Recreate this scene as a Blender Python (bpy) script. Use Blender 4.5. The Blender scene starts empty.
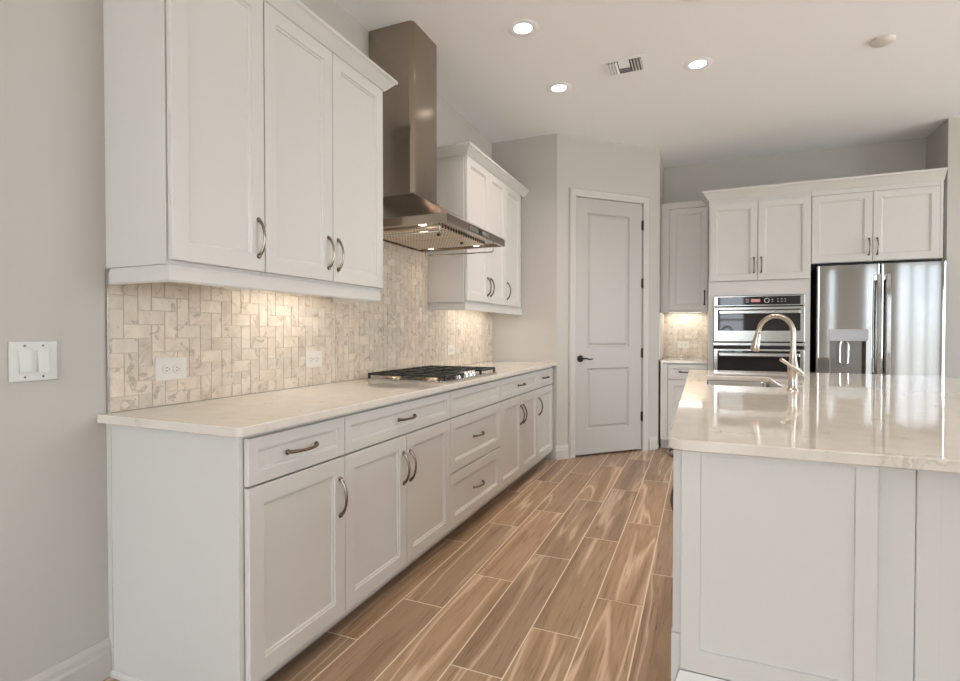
import bpy, bmesh, math, random
from mathutils import Vector, Matrix
random.seed(7)
S = bpy.context.scene
COL = S.collection
R = math.radians

# ------------------------------------------------------------------ camera, world, exposure
cam_data = bpy.data.cameras.new('camera')
cam = bpy.data.objects.new('camera', cam_data); COL.objects.link(cam)
CAM = Vector((1.900, -1.1623, 1.1967))
cam_data.sensor_fit = 'HORIZONTAL'; cam_data.sensor_width = 36.0
cam_data.lens = 36.0 * 521.89 / 960.0
cam_data.clip_start = 0.02; cam_data.clip_end = 100
cam.location = CAM
cam.rotation_euler = (R(90 - 0.892), 0, R(22.951))
S.camera = cam

S.view_settings.view_transform = 'Standard'
S.view_settings.look = 'None'
S.view_settings.gamma = 1.0
S.view_settings.use_curve_mapping = False
S.view_settings.exposure = 0.0

SKY_STRENGTH = 9.3
UPLIGHT_STRENGTH = 7.2
SUN_STRENGTH = 1.0
SKY_COLOR = (0.89, 0.97, 1.05)
UPLIGHT_COLOR = (0.98, 1.0, 0.98)
LED_GLOW = 18.0
HOOD_POWER = 1.8
LAMP_POWER = 5.0
LAMP_COLOR = (1.0, 0.83, 0.70)
LED_COLOR = (1.0, 0.80, 0.58)

world = bpy.data.worlds.new('daylight'); S.world = world
world.use_nodes = True
wn = world.node_tree.nodes; wl = world.node_tree.links
bg = wn['Background']; bg.inputs['Strength'].default_value = 1.0
# bright overcast sky above the horizon, glow added below it to lift the ceiling
geo = wn.new('ShaderNodeTexCoord'); sep = wn.new('ShaderNodeSeparateXYZ'); rmp = wn.new('ShaderNodeMapRange'); mx = wn.new('ShaderNodeMix'); mx.data_type = 'RGBA'
rmp.inputs['From Min'].default_value = -0.03; rmp.inputs['From Max'].default_value = 0.03
wl.new(geo.outputs['Generated'], sep.inputs[0]); wl.new(sep.outputs['Z'], rmp.inputs['Value']); wl.new(rmp.outputs['Result'], mx.inputs[0])
mx.inputs[6].default_value = (*[c * UPLIGHT_STRENGTH for c in UPLIGHT_COLOR], 1)
mx.inputs[7].default_value = (*[c * SKY_STRENGTH for c in SKY_COLOR], 1)
wl.new(mx.outputs[2], bg.inputs['Color'])

sun_data = bpy.data.lights.new('sun', 'SUN'); sun_data.energy = SUN_STRENGTH; sun_data.angle = R(2); sun_data.color = (1.0, 0.95, 0.87)
sun = bpy.data.objects.new('sun', sun_data); COL.objects.link(sun)
sun.rotation_euler = Vector((-0.25, 0.60, -0.76)).to_track_quat('-Z', 'Y').to_euler()   # high, from beyond the rear glass doors

def portal(loc, rot, sx, sy):
    l = bpy.data.lights.new('window_portal', 'AREA'); l.shape = 'RECTANGLE'; l.size = sx; l.size_y = sy
    l.cycles.is_portal = True
    o = bpy.data.objects.new('window_portal', l); COL.objects.link(o); o.location = loc; o.rotation_euler = rot
YR, XR = -5.0, 7.6          # the wall behind the camera and the far right wall
WIN_REAR = [(2.30, 2.95, 0.30, 2.75), (5.78, 7.50, 0.02, 2.85), (0.20, 2.10, 0.02, 2.90), (4.36, 4.68, 0.30, 2.75)]
WIN_RIGHT = [(-3.6, -1.8, 0.05, 2.10), (0.40, 3.90, 0.05, 2.90)]  # invented openings, sized for the light they let in
for a, b, c, d in WIN_REAR:
    portal(((a + b) / 2, YR - 0.14, (c + d) / 2), (R(90), 0, R(180)), b - a, d - c)
for a, b, c, d in WIN_RIGHT:
    portal((XR + 0.14, (a + b) / 2, (c + d) / 2), (R(90), 0, R(90)), b - a, d - c)

# ------------------------------------------------------------------ materials
def mat(name, color=(.8, .8, .8), rough=.5, metal=0.0, spec=.5, emis=None, estr=0, coat=0, aniso=0):
    m = bpy.data.materials.new(name); m.use_nodes = True
    b = m.node_tree.nodes['Principled BSDF']
    b.inputs['Base Color'].default_value = (*color, 1)
    b.inputs['Roughness'].default_value = rough
    b.inputs['Metallic'].default_value = metal
    b.inputs['Specular IOR Level'].default_value = spec
    if coat: b.inputs['Coat Weight'].default_value = coat
    if aniso: b.inputs['Anisotropic'].default_value = aniso
    if emis: b.inputs['Emission Color'].default_value = (*emis, 1); b.inputs['Emission Strength'].default_value = estr
    return m
def nodes(m):
    nt = m.node_tree
    return nt.nodes, nt.links, nt.nodes['Principled BSDF']
def N(m, t, **kw):
    n = m.node_tree.nodes.new(t)
    for k, v in kw.items():
        if k in n.inputs: n.inputs[k].default_value = v
        else: setattr(n, k, v)
    return n
def ramp(m, fac, stops):
    r = N(m, 'ShaderNodeValToRGB'); e = r.color_ramp.elements
    while len(e) < len(stops): e.new(.5)
    for i, (p, c) in enumerate(stops): e[i].position = p; e[i].color = (*c, 1)
    m.node_tree.links.new(fac, r.inputs['Fac']); return r.outputs['Color']
def coords(m, scale=(1, 1, 1), rot=(0, 0, 0)):
    g = N(m, 'ShaderNodeNewGeometry'); mp = N(m, 'ShaderNodeMapping')
    mp.inputs['Scale'].default_value = scale; mp.inputs['Rotation'].default_value = rot
    m.node_tree.links.new(g.outputs['Position'], mp.inputs['Vector']); return mp.outputs['Vector']
def mixc(m, fac, a, b, mode='MIX'):
    x = N(m, 'ShaderNodeMix', data_type='RGBA', blend_type=mode)
    L = m.node_tree.links
    for sock, v in ((x.inputs[0], fac), (x.inputs[6], a), (x.inputs[7], b)):
        if hasattr(v, 'links') or hasattr(v, 'is_linked'): L.new(v, sock)
        elif isinstance(v, tuple): sock.default_value = (*v, 1)
        else: sock.default_value = v
    return x.outputs[2]
def bump(m, height, strength, dist=.002):
    b = N(m, 'ShaderNodeBump', Strength=strength, Distance=dist)
    m.node_tree.links.new(height, b.inputs['Height'])
    m.node_tree.links.new(b.outputs['Normal'], m.node_tree.nodes['Principled BSDF'].inputs['Normal'])

def painted(name, color, rough, nscale=180, bstr=.06, spec=.5):
    m = mat(name, color, rough, spec=spec)
    n = N(m, 'ShaderNodeTexNoise', Scale=nscale, Detail=3.0)
    m.node_tree.links.new(coords(m), n.inputs['Vector'])
    bump(m, n.outputs['Fac'], bstr, .001)
    return m
M = {}
M['wall'] = painted('greige_wall_paint', (.51, .49, .455), .75, 140, .15, .25)
M['ceiling'] = painted('ceiling_paint', (.93, .935, .945), .85, 90, .2, .2)
M['trim'] = painted('trim_paint', (.66, .645, .62), .38, 200, .03)
M['casing'] = painted('casing_paint', (.53, .505, .475), .42, 200, .03)
M['cab'] = painted('cabinet_paint', (.64, .625, .60), .36, 220, .03)
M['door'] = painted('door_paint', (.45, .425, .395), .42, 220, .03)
M['dark_gap'] = mat('dark_gap', (.02, .02, .02), .8)
M['bronze'] = mat('brushed_pewter', (.20, .165, .13), .27, 1.0)
M['dark_bronze'] = mat('dark_bronze', (.05, .042, .036), .35, .8)
M['nickel'] = mat('brushed_nickel', (.52, .47, .41), .22, 1.0)
M['chrome'] = mat('chrome', (.85, .84, .82), .08, 1.0)
M['plastic'] = mat('white_plastic', (.69, .65, .60), .35)
M['switch'] = mat('switch_plastic', (.61, .60, .58), .3)
M['plastic_dark'] = mat('socket_slots', (.03, .03, .03), .5)
M['iron'] = mat('cast_iron', (.022, .021, .02), .5, 0.0)
M['black_glass'] = mat('black_glass', (.008, .008, .009), .04, 0, .6, coat=.6)
M['black'] = mat('black_plastic', (.01, .01, .01), .5)
M['brass'] = mat('burner_brass', (.75, .58, .38), .3, 1.0)
M['lens'] = mat('lamp_lens', (1, 1, 1), .4, emis=(1.0, .95, .87), estr=6)
M['led'] = mat('led_lens', (1, 1, 1), .4, emis=(1.0, .95, .84), estr=LED_GLOW)
M['led_bright'] = mat('led_lens_bright', (1, 1, 1), .4, emis=(1.0, .95, .84), estr=LED_GLOW * .42)
M['hood_lens'] = mat('hood_lens', (1, 1, 1), .4, emis=(1.0, .93, .80), estr=5)
M['display'] = mat('display_glow', (.02, .01, .01), .3, emis=(1.0, .42, .38), estr=.55)
M['print'] = mat('panel_print', (.7, .7, .72), .5)
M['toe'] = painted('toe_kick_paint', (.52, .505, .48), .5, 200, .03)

def steel(name, color, rough, scale, bs):
    m = mat(name, color, rough, 1.0)
    n = N(m, 'ShaderNodeTexNoise', Scale=1.0, Detail=4.0, Roughness=.7)
    m.node_tree.links.new(coords(m, scale), n.inputs['Vector'])
    bump(m, n.outputs['Fac'], bs, .0008)
    mr = N(m, 'ShaderNodeMapRange'); mr.inputs['To Min'].default_value = rough * .8; mr.inputs['To Max'].default_value = rough * 1.25
    m.node_tree.links.new(n.outputs['Fac'], mr.inputs['Value'])
    m.node_tree.links.new(mr.outputs['Result'], m.node_tree.nodes['Principled BSDF'].inputs['Roughness'])
    return m
M['steel_hood'] = steel('brushed_steel_hood', (.36, .305, .25), .15, (420, 420, 8), .5)
M['steel_fridge'] = steel('brushed_steel_fridge', (.56, .56, .55), .07, (350, 350, 4), .02)
M['steel_oven'] = steel('brushed_steel_oven', (.52, .52, .50), .18, (5, 350, 350), .05)
M['steel_sink'] = steel('brushed_steel_sink', (.42, .42, .41), .22, (60, 60, 200), .05)

def filter_mat():
    m = mat('perforated_steel_filter', (.80, .68, .55), .42, .55)
    v = N(m, 'ShaderNodeTexVoronoi', Scale=1.0, Randomness=0.0)
    m.node_tree.links.new(coords(m, (48, 28, 0)), v.inputs['Vector'])
    c = ramp(m, v.outputs['Distance'], [(.27, (.08, .06, .04)), (.38, (.84, .72, .58))])
    m.node_tree.links.new(c, m.node_tree.nodes['Principled BSDF'].inputs['Base Color'])
    return m
M['filter'] = filter_mat()

def quartz():
    m = mat('veined_quartz', (.75, .72, .66), .05, 0, .6, coat=.15)
    m.node_tree.nodes['Principled BSDF'].inputs['Coat Roughness'].default_value = .03
    co = coords(m)
    n0 = N(m, 'ShaderNodeTexNoise', Scale=2.2, Detail=5.0, Roughness=.6)
    m.node_tree.links.new(co, n0.inputs['Vector'])
    wv = N(m, 'ShaderNodeVectorMath', operation='MULTIPLY_ADD')
    wv.inputs[1].default_value = (.55, .55, .55)
    m.node_tree.links.new(n0.outputs['Color'], wv.inputs[0]); m.node_tree.links.new(co, wv.inputs[2])
    n1 = N(m, 'ShaderNodeTexNoise', Scale=2.6, Detail=6.0, Roughness=.55)
    m.node_tree.links.new(wv.outputs[0], n1.inputs['Vector'])
    vein = ramp(m, n1.outputs['Fac'], [(.488, (0, 0, 0)), (.498, (1, 1, 1)), (.502, (1, 1, 1)), (.512, (0, 0, 0))])
    n2 = N(m, 'ShaderNodeTexNoise', Scale=5.5, Detail=3.0)
    m.node_tree.links.new(co, n2.inputs['Vector'])
    gate = ramp(m, n2.outputs['Fac'], [(.52, (0, 0, 0)), (.75, (.8, .8, .8))])
    f = mixc(m, 1.0, vein, gate, 'MULTIPLY')
    n3 = N(m, 'ShaderNodeTexNoise', Scale=14.0, Detail=4.0)
    m.node_tree.links.new(co, n3.inputs['Vector'])
    base = ramp(m, n3.outputs['Fac'], [(.3, (.68, .63, .56)), (.7, (.73, .685, .615))])
    c = mixc(m, f, base, (.40, .35, .29))
    m.node_tree.links.new(c, m.node_tree.nodes['Principled BSDF'].inputs['Base Color'])
    return m
M['quartz'] = quartz()

def tile_mat():
    m = mat('marble_tile', (.7, .66, .6), .32, 0, .5)
    L = m.node_tree.links
    at = N(m, 'ShaderNodeAttribute', attribute_name='rnd')
    add = N(m, 'ShaderNodeVectorMath', operation='MULTIPLY_ADD'); add.inputs[1].default_value = (9, 7, 5)
    L.new(at.outputs['Color'], add.inputs[0]); L.new(coords(m), add.inputs[2])
    n = N(m, 'ShaderNodeTexNoise', Scale=9.0, Detail=6.0, Roughness=.62, Distortion=.8)
    L.new(add.outputs[0], n.inputs['Vector'])
    base = ramp(m, n.outputs['Fac'], [(.30, (.51, .43, .345)), (.48, (.63, .545, .455)), (.7, (.71, .635, .54))])
    n2 = N(m, 'ShaderNodeTexNoise', Scale=16.0, Detail=5.0, Roughness=.6, Distortion=1.2)
    L.new(add.outputs[0], n2.inputs['Vector'])
    v = ramp(m, n2.outputs['Fac'], [(.57, (0, 0, 0)), (.64, (.85, .85, .85)), (.70, (.15, .15, .15))])
    c = mixc(m, v, base, (.37, .30, .23))
    sep = N(m, 'ShaderNodeSeparateColor'); L.new(at.outputs['Color'], sep.inputs[0])
    tone = ramp(m, sep.outputs[0], [(0, (.93, .93, .93)), (1, (1.06, 1.05, 1.03))])
    c2 = mixc(m, 1.0, c, tone, 'MULTIPLY')
    L.new(c2, m.node_tree.nodes['Principled BSDF'].inputs['Base Color'])
    return m
M['tile'] = tile_mat()
M['tile_grout'] = mat('tile_grout', (.56, .48, .39), .8)

def wood_mat():
    m = mat('wood_look_tile', (.4, .3, .2), .38, 0, .45)
    L = m.node_tree.links
    at = N(m, 'ShaderNodeAttribute', attribute_name='rnd')
    add = N(m, 'ShaderNodeVectorMath', operation='MULTIPLY_ADD'); add.inputs[1].default_value = (13, 17, 11)
    L.new(at.outputs['Color'], add.inputs[0]); L.new(coords(m), add.inputs[2])
    mp = N(m, 'ShaderNodeMapping'); mp.inputs['Scale'].default_value = (1.0, .055, 1.0)
    L.new(add.outputs[0], mp.inputs['Vector'])
    big = N(m, 'ShaderNodeTexNoise', Scale=8.0, Detail=2.0, Roughness=.45, Distortion=.5)
    L.new(mp.outputs[0], big.inputs['Vector'])
    # contour lines of the big field make the cathedral figure
    mul = N(m, 'ShaderNodeMath', operation='MULTIPLY'); mul.inputs[1].default_value = 46.0
    L.new(big.outputs['Fac'], mul.inputs[0])
    sn = N(m, 'ShaderNodeMath', operation='SINE'); L.new(mul.outputs[0], sn.inputs[0])
    mr = N(m, 'ShaderNodeMapRange'); mr.inputs['From Min'].default_value = -1; L.new(sn.outputs[0], mr.inputs['Value'])
    mp2 = N(m, 'ShaderNodeMapping'); mp2.inputs['Scale'].default_value = (120, 4.5, 1)
    L.new(add.outputs[0], mp2.inputs['Vector'])
    fine = N(m, 'ShaderNodeTexNoise', Scale=1.0, Detail=5.0, Roughness=.65)
    L.new(mp2.outputs[0], fine.inputs['Vector'])
    tone = ramp(m, big.outputs['Fac'], [(.28, (.25, .16, .095)), (.40, (.34, .23, .145)), (.52, (.395, .272, .176)), (.555, (.60, .465, .335)), (.585, (.40, .277, .178)), (.70, (.29, .19, .115))])
    grain = ramp(m, fine.outputs['Fac'], [(.30, (.52, .49, .46)), (.44, (.97, .97, .97)), (.60, (1.05, 1.05, 1.05)), (.72, (1.28, 1.28, 1.28))])
    rings = ramp(m, mr.outputs['Result'], [(0, (.87, .85, .83)), (.22, (1, 1, 1)), (1, (1.02, 1.02, 1.02))])
    c = mixc(m, 1.0, tone, grain, 'MULTIPLY'); c = mixc(m, 1.0, c, rings, 'MULTIPLY')
    sep = N(m, 'ShaderNodeSeparateColor'); L.new(at.outputs['Color'], sep.inputs[0])
    tt = ramp(m, sep.outputs[1], [(0, (.88, .88, .89)), (.5, (1.0, .99, .98)), (1, (1.10, 1.07, 1.04))])
    c = mixc(m, 1.0, c, tt, 'MULTIPLY')
    L.new(c, m.node_tree.nodes['Principled BSDF'].inputs['Base Color'])
    bump(m, fine.outputs['Fac'], .08, .001)
    return m
M['wood'] = wood_mat()
M['floor_grout'] = mat('floor_grout', (.78, .68, .56), .8)
def glass_mat(name, tint):
    m = bpy.data.materials.new(name); m.use_nodes = True
    nt = m.node_tree; nt.nodes.clear()
    o = nt.nodes.new('ShaderNodeOutputMaterial'); t = nt.nodes.new('ShaderNodeBsdfTransparent'); g = nt.nodes.new('ShaderNodeBsdfGlossy')
    t.inputs['Color'].default_value = (tint, tint, tint, 1)
    g.inputs['Roughness'].default_value = 0.0; x = nt.nodes.new('ShaderNodeMixShader'); x.inputs[0].default_value = .06
    nt.links.new(t.outputs[0], x.inputs[1]); nt.links.new(g.outputs[0], x.inputs[2]); nt.links.new(x.outputs[0], o.inputs[0])
    return m
M['glass'] = glass_mat('window_glass', .95); M['glass_dimmed'] = glass_mat('dimming_glass', .47); M['glass_half_dimmed'] = glass_mat('half_dimming_glass', .75)  # darker panes added to dim the windows mirrored in fridge and oven

# ------------------------------------------------------------------ object helpers
def tag(o, label=None, cat=None, group=None, kind=None):
    if label: o['label'] = label
    if cat: o['category'] = cat; o['kind'] = 'thing'
    if group: o['group'] = group
    if kind: o['kind'] = kind
    return o
def thing(name, label, cat, loc=(0, 0, 0), group=None):
    o = bpy.data.objects.new(name, None); COL.objects.link(o); o.location = loc
    o.empty_display_size = .05
    return tag(o, label, cat, group)
def origin_of(o):
    p = Vector((0, 0, 0))
    while o: p += o.location; o = o.parent
    return p
def obj(name, bm, material, parent=None, label=None, smooth=None):
    """link bm (world coordinates) as one mesh object"""
    bmesh.ops.recalc_face_normals(bm, faces=bm.faces[:])
    off = origin_of(parent) if parent else Vector((0, 0, 0))
    if off.length: bmesh.ops.translate(bm, verts=bm.verts[:], vec=-off)
    me = bpy.data.meshes.new(name); bm.to_mesh(me); bm.free()
    for mm in (material if isinstance(material, (list, tuple)) else [material]): me.materials.append(mm)
    o = bpy.data.objects.new(name, me); COL.objects.link(o)
    if parent: o.parent = parent
    if smooth is not None:
        for p in me.polygons: p.use_smooth = True
        try: me.set_sharp_from_angle(angle=R(smooth))
        except Exception: pass
    if label: o['label'] = label
    return o
def struct(name, bm, material, parent=None, smooth=None):
    o = obj(name, bm, material, parent, smooth=smooth)
    if not parent: o['kind'] = 'structure'
    return o
BM = bmesh.new
def box(bm, x0, x1, y0, y1, z0, z1, bev=0, seg=2, mi=0):
    vs = [bm.verts.new((x, y, z)) for x in (x0, x1) for y in (y0, y1) for z in (z0, z1)]
    q = [(0, 1, 3, 2), (4, 6, 7, 5), (0, 4, 5, 1), (2, 3, 7, 6), (0, 2, 6, 4), (1, 5, 7, 3)]
    fs = [bm.faces.new([vs[i] for i in f]) for f in q]
    for f in fs: f.material_index = mi
    if bev:
        es = list({e for f in fs for e in f.edges})
        bmesh.ops.bevel(bm, geom=es, offset=bev, segments=seg, affect='EDGES', profile=.5)
    return bm
class Frame:
    """local (u across, v up, w outwards) to world"""
    def __init__(s, o, u, w): s.o = Vector(o); s.u = Vector(u).normalized(); s.w = Vector(w).normalized(); s.v = Vector((0, 0, 1))
    def __call__(s, u, v, w=0): return s.o + s.u * u + s.v * v + s.w * w
F_LEFT = Frame((0, 0, 0), (0, 1, 0), (1, 0, 0))          # u=y, w=x
def F_Y(y): return Frame((0, y, 0), (1, 0, 0), (0, -1, 0))  # faces the camera, u=x
def fbox(bm, F, u0, u1, v0, v1, w0, w1, bev=0, mi=0, seg=2):
    vs = [bm.verts.new(F(u, v, w)) for u in (u0, u1) for v in (v0, v1) for w in (w0, w1)]
    q = [(0, 1, 3, 2), (4, 6, 7, 5), (0, 4, 5, 1), (2, 3, 7, 6), (0, 2, 6, 4), (1, 5, 7, 3)]
    fs = [bm.faces.new([vs[i] for i in f]) for f in q]
    for f in fs: f.material_index = mi
    if bev: bmesh.ops.bevel(bm, geom=list({e for f in fs for e in f.edges}), offset=bev, segments=seg, affect='EDGES', profile=.5)
SHAKER = [(0, 0), (.0015, -.005), (.009, -.0065), (.0115, -.011), (.013, -.0115)]
def slab(bm, F, u0, u1, v0, v1, w0, T, panels, prof=SHAKER, edge=.002, bulge=None):
    """door slab with recessed panels; back at w0, front at w0+T"""
    us = sorted({u0 + edge, u1 - edge, *[p[0] for p in panels], *[p[1] for p in panels]})
    vs_ = sorted({v0 + edge, v1 - edge, *[p[2] for p in panels], *[p[3] for p in panels]})
    W = w0 + T; cache = {}
    def V(u, v, w):
        k = (round(u, 5), round(v, 5), round(w, 5))
        if k not in cache: cache[k] = bm.verts.new(F(u, v, w + (bulge(u) if bulge else 0)))
        return cache[k]
    for i in range(len(us) - 1):
        for j in range(len(vs_) - 1):
            cu, cv = (us[i] + us[i + 1]) / 2, (vs_[j] + vs_[j + 1]) / 2
            if any(p[0] < cu < p[1] and p[2] < cv < p[3] for p in panels): continue
            bm.faces.new([V(us[i], vs_[j], W), V(us[i + 1], vs_[j], W), V(us[i + 1], vs_[j + 1], W), V(us[i], vs_[j + 1], W)])
    for (a, b, c, d) in panels:
        def loop(ins, dw):
            return [V(a + ins, c + ins, W + dw), V(b - ins, c + ins, W + dw), V(b - ins, d - ins, W + dw), V(a + ins, d - ins, W + dw)]
        # outer ring split along the grid lines is avoided because panels span whole cells
        prev = loop(*prof[0])
        for pr in prof[1:]:
            cur = loop(*pr)
            for k in range(4): bm.faces.new([prev[k], prev[(k + 1) % 4], cur[(k + 1) % 4], cur[k]])
            prev = cur
        bm.faces.new(prev)
    # border: chamfer, sides and back
    def ring(e, w): return [(u0 + e, v0 + e, w), (u1 - e, v0 + e, w), (u1 - e, v1 - e, w), (u0 + e, v1 - e, w)]
    rf, rs, rb = ring(edge, W), ring(0, W - edge), ring(0, w0)
    sv = [V(*p) for p in rs]; bv = [V(*p) for p in rb]
    def between(p, q2):
        pts = [p, q2]
        for key in list(cache):
            if abs(key[2] - round(W, 5)) < 1e-6:
                if abs(p[0] - q2[0]) < 1e-6 and abs(key[0] - p[0]) < 1e-4 and min(p[1], q2[1]) + 1e-4 < key[1] < max(p[1], q2[1]) - 1e-4: pts.append(key)
                if abs(p[1] - q2[1]) < 1e-6 and abs(key[1] - p[1]) < 1e-4 and min(p[0], q2[0]) + 1e-4 < key[0] < max(p[0], q2[0]) - 1e-4: pts.append(key)
        d = Vector(q2) - Vector(p)
        pts.sort(key=lambda t: (Vector(t) - Vector(p)).dot(d))
        return [V(*t) for t in pts]
    for k in range(4):
        fr = between(rf[k], rf[(k + 1) % 4])
        bm.faces.new([sv[k], sv[(k + 1) % 4]] + fr[::-1])
        bm.faces.new([bv[k], bv[(k + 1) % 4], sv[(k + 1) % 4], sv[k]])
    bm.faces.new(bv)
    return bm
def shaker(F, u0, u1, v0, v1, w0, T=.02, stile=.058, prof=SHAKER):
    return slab(BM(), F, u0, u1, v0, v1, w0, T, [(u0 + stile, u1 - stile, v0 + stile, v1 - stile)], prof)
def tube(bm, pts, rad, n=10, cap=True):
    pts = [Vector(p) for p in pts]; rings = []
    t0 = (pts[1] - pts[0]).normalized()
    a = t0.orthogonal().normalized()
    for i, p in enumerate(pts):
        t = (pts[min(i + 1, len(pts) - 1)] - pts[max(i - 1, 0)]).normalized()
        a = (a - t * a.dot(t)).normalized(); b = t.cross(a)
        r = rad[i] if isinstance(rad, (list, tuple)) else rad
        rings.append([bm.verts.new(p + (a * math.cos(2 * math.pi * k / n) + b * math.sin(2 * math.pi * k / n)) * r) for k in range(n)])
    for r0, r1 in zip(rings, rings[1:]):
        for k in range(n): bm.faces.new([r0[k], r0[(k + 1) % n], r1[(k + 1) % n], r1[k]])
    if cap: bm.faces.new(rings[0][::-1]); bm.faces.new(rings[-1])
    return bm
def lathe(bm, prof, c, axis=(0, 0, 1), n=24, mi=0):
    ax = Vector(axis).normalized(); a = ax.orthogonal().normalized(); b = ax.cross(a); rings = []
    for r, h in prof:
        if r < 1e-6: rings.append([bm.verts.new(Vector(c) + ax * h)])
        else: rings.append([bm.verts.new(Vector(c) + ax * h + (a * math.cos(2 * math.pi * k / n) + b * math.sin(2 * math.pi * k / n)) * r) for k in range(n)])
    for r0, r1 in zip(rings, rings[1:]):
        for k in range(n):
            k2 = (k + 1) % n
            if len(r0) == 1 and len(r1) == 1: continue
            if len(r0) == 1: f = bm.faces.new([r0[0], r1[k], r1[k2]])
            elif len(r1) == 1: f = bm.faces.new([r0[k], r0[k2], r1[0]])
            else: f = bm.faces.new([r0[k], r0[k2], r1[k2], r1[k]])
            f.material_index = mi
    return bm
def sweep(bm, path, prof, mapf, side=1):
    """closed profile (offset, height) swept along an open 2-D path with mitred corners"""
    P = [Vector(p) for p in path]; rings = []
    nr = []
    for a, b in zip(P, P[1:]):
        d = (b - a).normalized(); nr.append(Vector((-d.y, d.x)) * side)
    for i, p in enumerate(P):
        if i == 0: m = nr[0]
        elif i == len(P) - 1: m = nr[-1]
        else:
            s = (nr[i - 1] + nr[i]).normalized(); m = s / s.dot(nr[i])
        rings.append([bm.verts.new(mapf(p.x + m.x * o, p.y + m.y * o, h)) for o, h in prof])
    n = len(prof)
    for r0, r1 in zip(rings, rings[1:]):
        for k in range(n): bm.faces.new([r0[k], r0[(k + 1) % n], r1[(k + 1) % n], r1[k]])
    bm.faces.new(rings[0]); bm.faces.new(rings[-1])
    return bm
def XYZ(a, b, h): return Vector((a, b, h))
def rrect(x0, x1, y0, y1, r, n=6, corners=(1, 1, 1, 1)):
    """rounded rectangle, corners: (x0,y0),(x1,y0),(x1,y1),(x0,y1)"""
    out = []
    for (cx, cy, sx, sy, a0), on in zip(((x0, y0, 1, 1, 180), (x1, y0, -1, 1, 270), (x1, y1, -1, -1, 0), (x0, y1, 1, -1, 90)), corners):
        rr = r if on is True or on == 1 else (on or 0)
        if rr <= 0: out.append((cx, cy)); continue
        for k in range(n + 1):
            t = R(a0 + 90 * k / n); out.append((cx + sx * rr + rr * math.cos(t), cy + sy * rr + rr * math.sin(t)))
    return out
def plate(bm, outer, holes, z0, z1, bev=.003):
    def mk(pts, z): return [bm.verts.new((x, y, z)) for x, y in pts]
    loops = []
    for pts, hole in [(outer, False)] + [(h, True) for h in holes]:
        def ins(p, d):
            n = len(p); o = []
            for i in range(n):
                a, b, c = Vector(p[i - 1]), Vector(p[i]), Vector(p[(i + 1) % n])
                d1, d2 = (b - a).normalized(), (c - b).normalized()
                n1, n2 = Vector((-d1.y, d1.x)), Vector((-d2.y, d2.x)); s = (n1 + n2)
                s = s.normalized() / max(.3, s.normalized().dot(n1)); o.append(tuple(b + s * d))
            return o
        sgn = -1 if hole else 1
        top = mk(ins(pts, bev * sgn), z1); s1 = mk(pts, z1 - bev); s0 = mk(pts, z0 + bev); bot = mk(ins(pts, bev * sgn), z0)
        n = len(pts)
        for r0, r1 in ((bot, s0), (s0, s1), (s1, top)):
            for k in range(n): bm.faces.new([r0[k], r0[(k + 1) % n], r1[(k + 1) % n], r1[k]])
        loops.append((top, bot))
    for w in (0, 1):
        es = []
        for l in loops:
            r = l[w]
            for k in range(len(r)): es.append(bm.edges.get((r[k], r[(k + 1) % len(r)])))
        bmesh.ops.triangle_fill(bm, edges=es, use_beauty=True)
    return bm
def pull(F, u, v, w, length=.14, vertical=True, proj=.032):
    """arched cabinet pull with flared feet"""
    bm = BM(); pts = []; rad = []
    n = 16
    for i in range(n + 1):
        t = i / n; s = (t - .5) * length
        out = proj * (math.sin(math.pi * min(1, max(0, (t * 1.0)))) ** .55) if 0 < t < 1 else 0
        pts.append(F(u, v + s, w + out) if vertical else F(u + s, v, w + out))
        rad.append(.0042 + .0022 * abs(math.cos(math.pi * t)) ** 3 + .0012 * math.exp(-((t - .5) / .2) ** 2))
    tube(bm, pts, rad, 8)
    for s in (-.5, .5):
        c = F(u, v + s * length, w) if vertical else F(u + s * length, v, w)
        lathe(bm, [(0, 0), (.0095, 0), (.0095, .003), (.006, .007), (.0045, .011), (0, .0125)], c, F.w, 12)
    return bm

# ------------------------------------------------------------------ room shell
CH = 3.051; LW = 3.622; XD = .655; DX, DY = 1.502, 4.469; YB = 5.092; RW = 3.862; RWY = 4.606; TH = .12
def floor():
    bm = BM(); lay = bm.loops.layers.float_color.new('rnd')
    W, L_, g = .2, 1.02, .0028
    x = .475 - W * 4; k0 = -4
    k = k0
    while x < XR:
        y = .505 + .342 * k
        y -= math.ceil((y - YR) / L_) * L_
        while y < YB:
            x0, x1, y0, y1 = max(x, 0) + g, min(x + W, XR) - g, max(y, YR) + g, min(y + L_, YB) - g
            if x1 - x0 > .01 and y1 - y0 > .01:
                f = bm.faces.new([bm.verts.new(p) for p in ((x0, y0, 0), (x1, y0, 0), (x1, y1, 0), (x0, y1, 0))])
                c = (random.random(), random.random(), random.random(), 1)
                for lp in f.loops: lp[lay] = c
            y += L_
        x += W; k += 1
    f = bm.faces.new([bm.verts.new(p) for p in ((-.1, YR - .1, -.0012), (XR + .1, YR - .1, -.0012), (XR + .1, YB + .1, -.0012), (-.1, YB + .1, -.0012))])
    f.material_index = 1
    box(bm, -.1, XR + .1, YR - .1, YB + .1, -.1, -.003, mi=1)
    return struct('floor', bm, [M['wood'], M['floor_grout']])
floor()
bm = BM(); box(bm, -.12, XR + .12, YR - .12, YB + .12, CH, CH + .1); struct('ceiling', bm, M['ceiling'])
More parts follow.
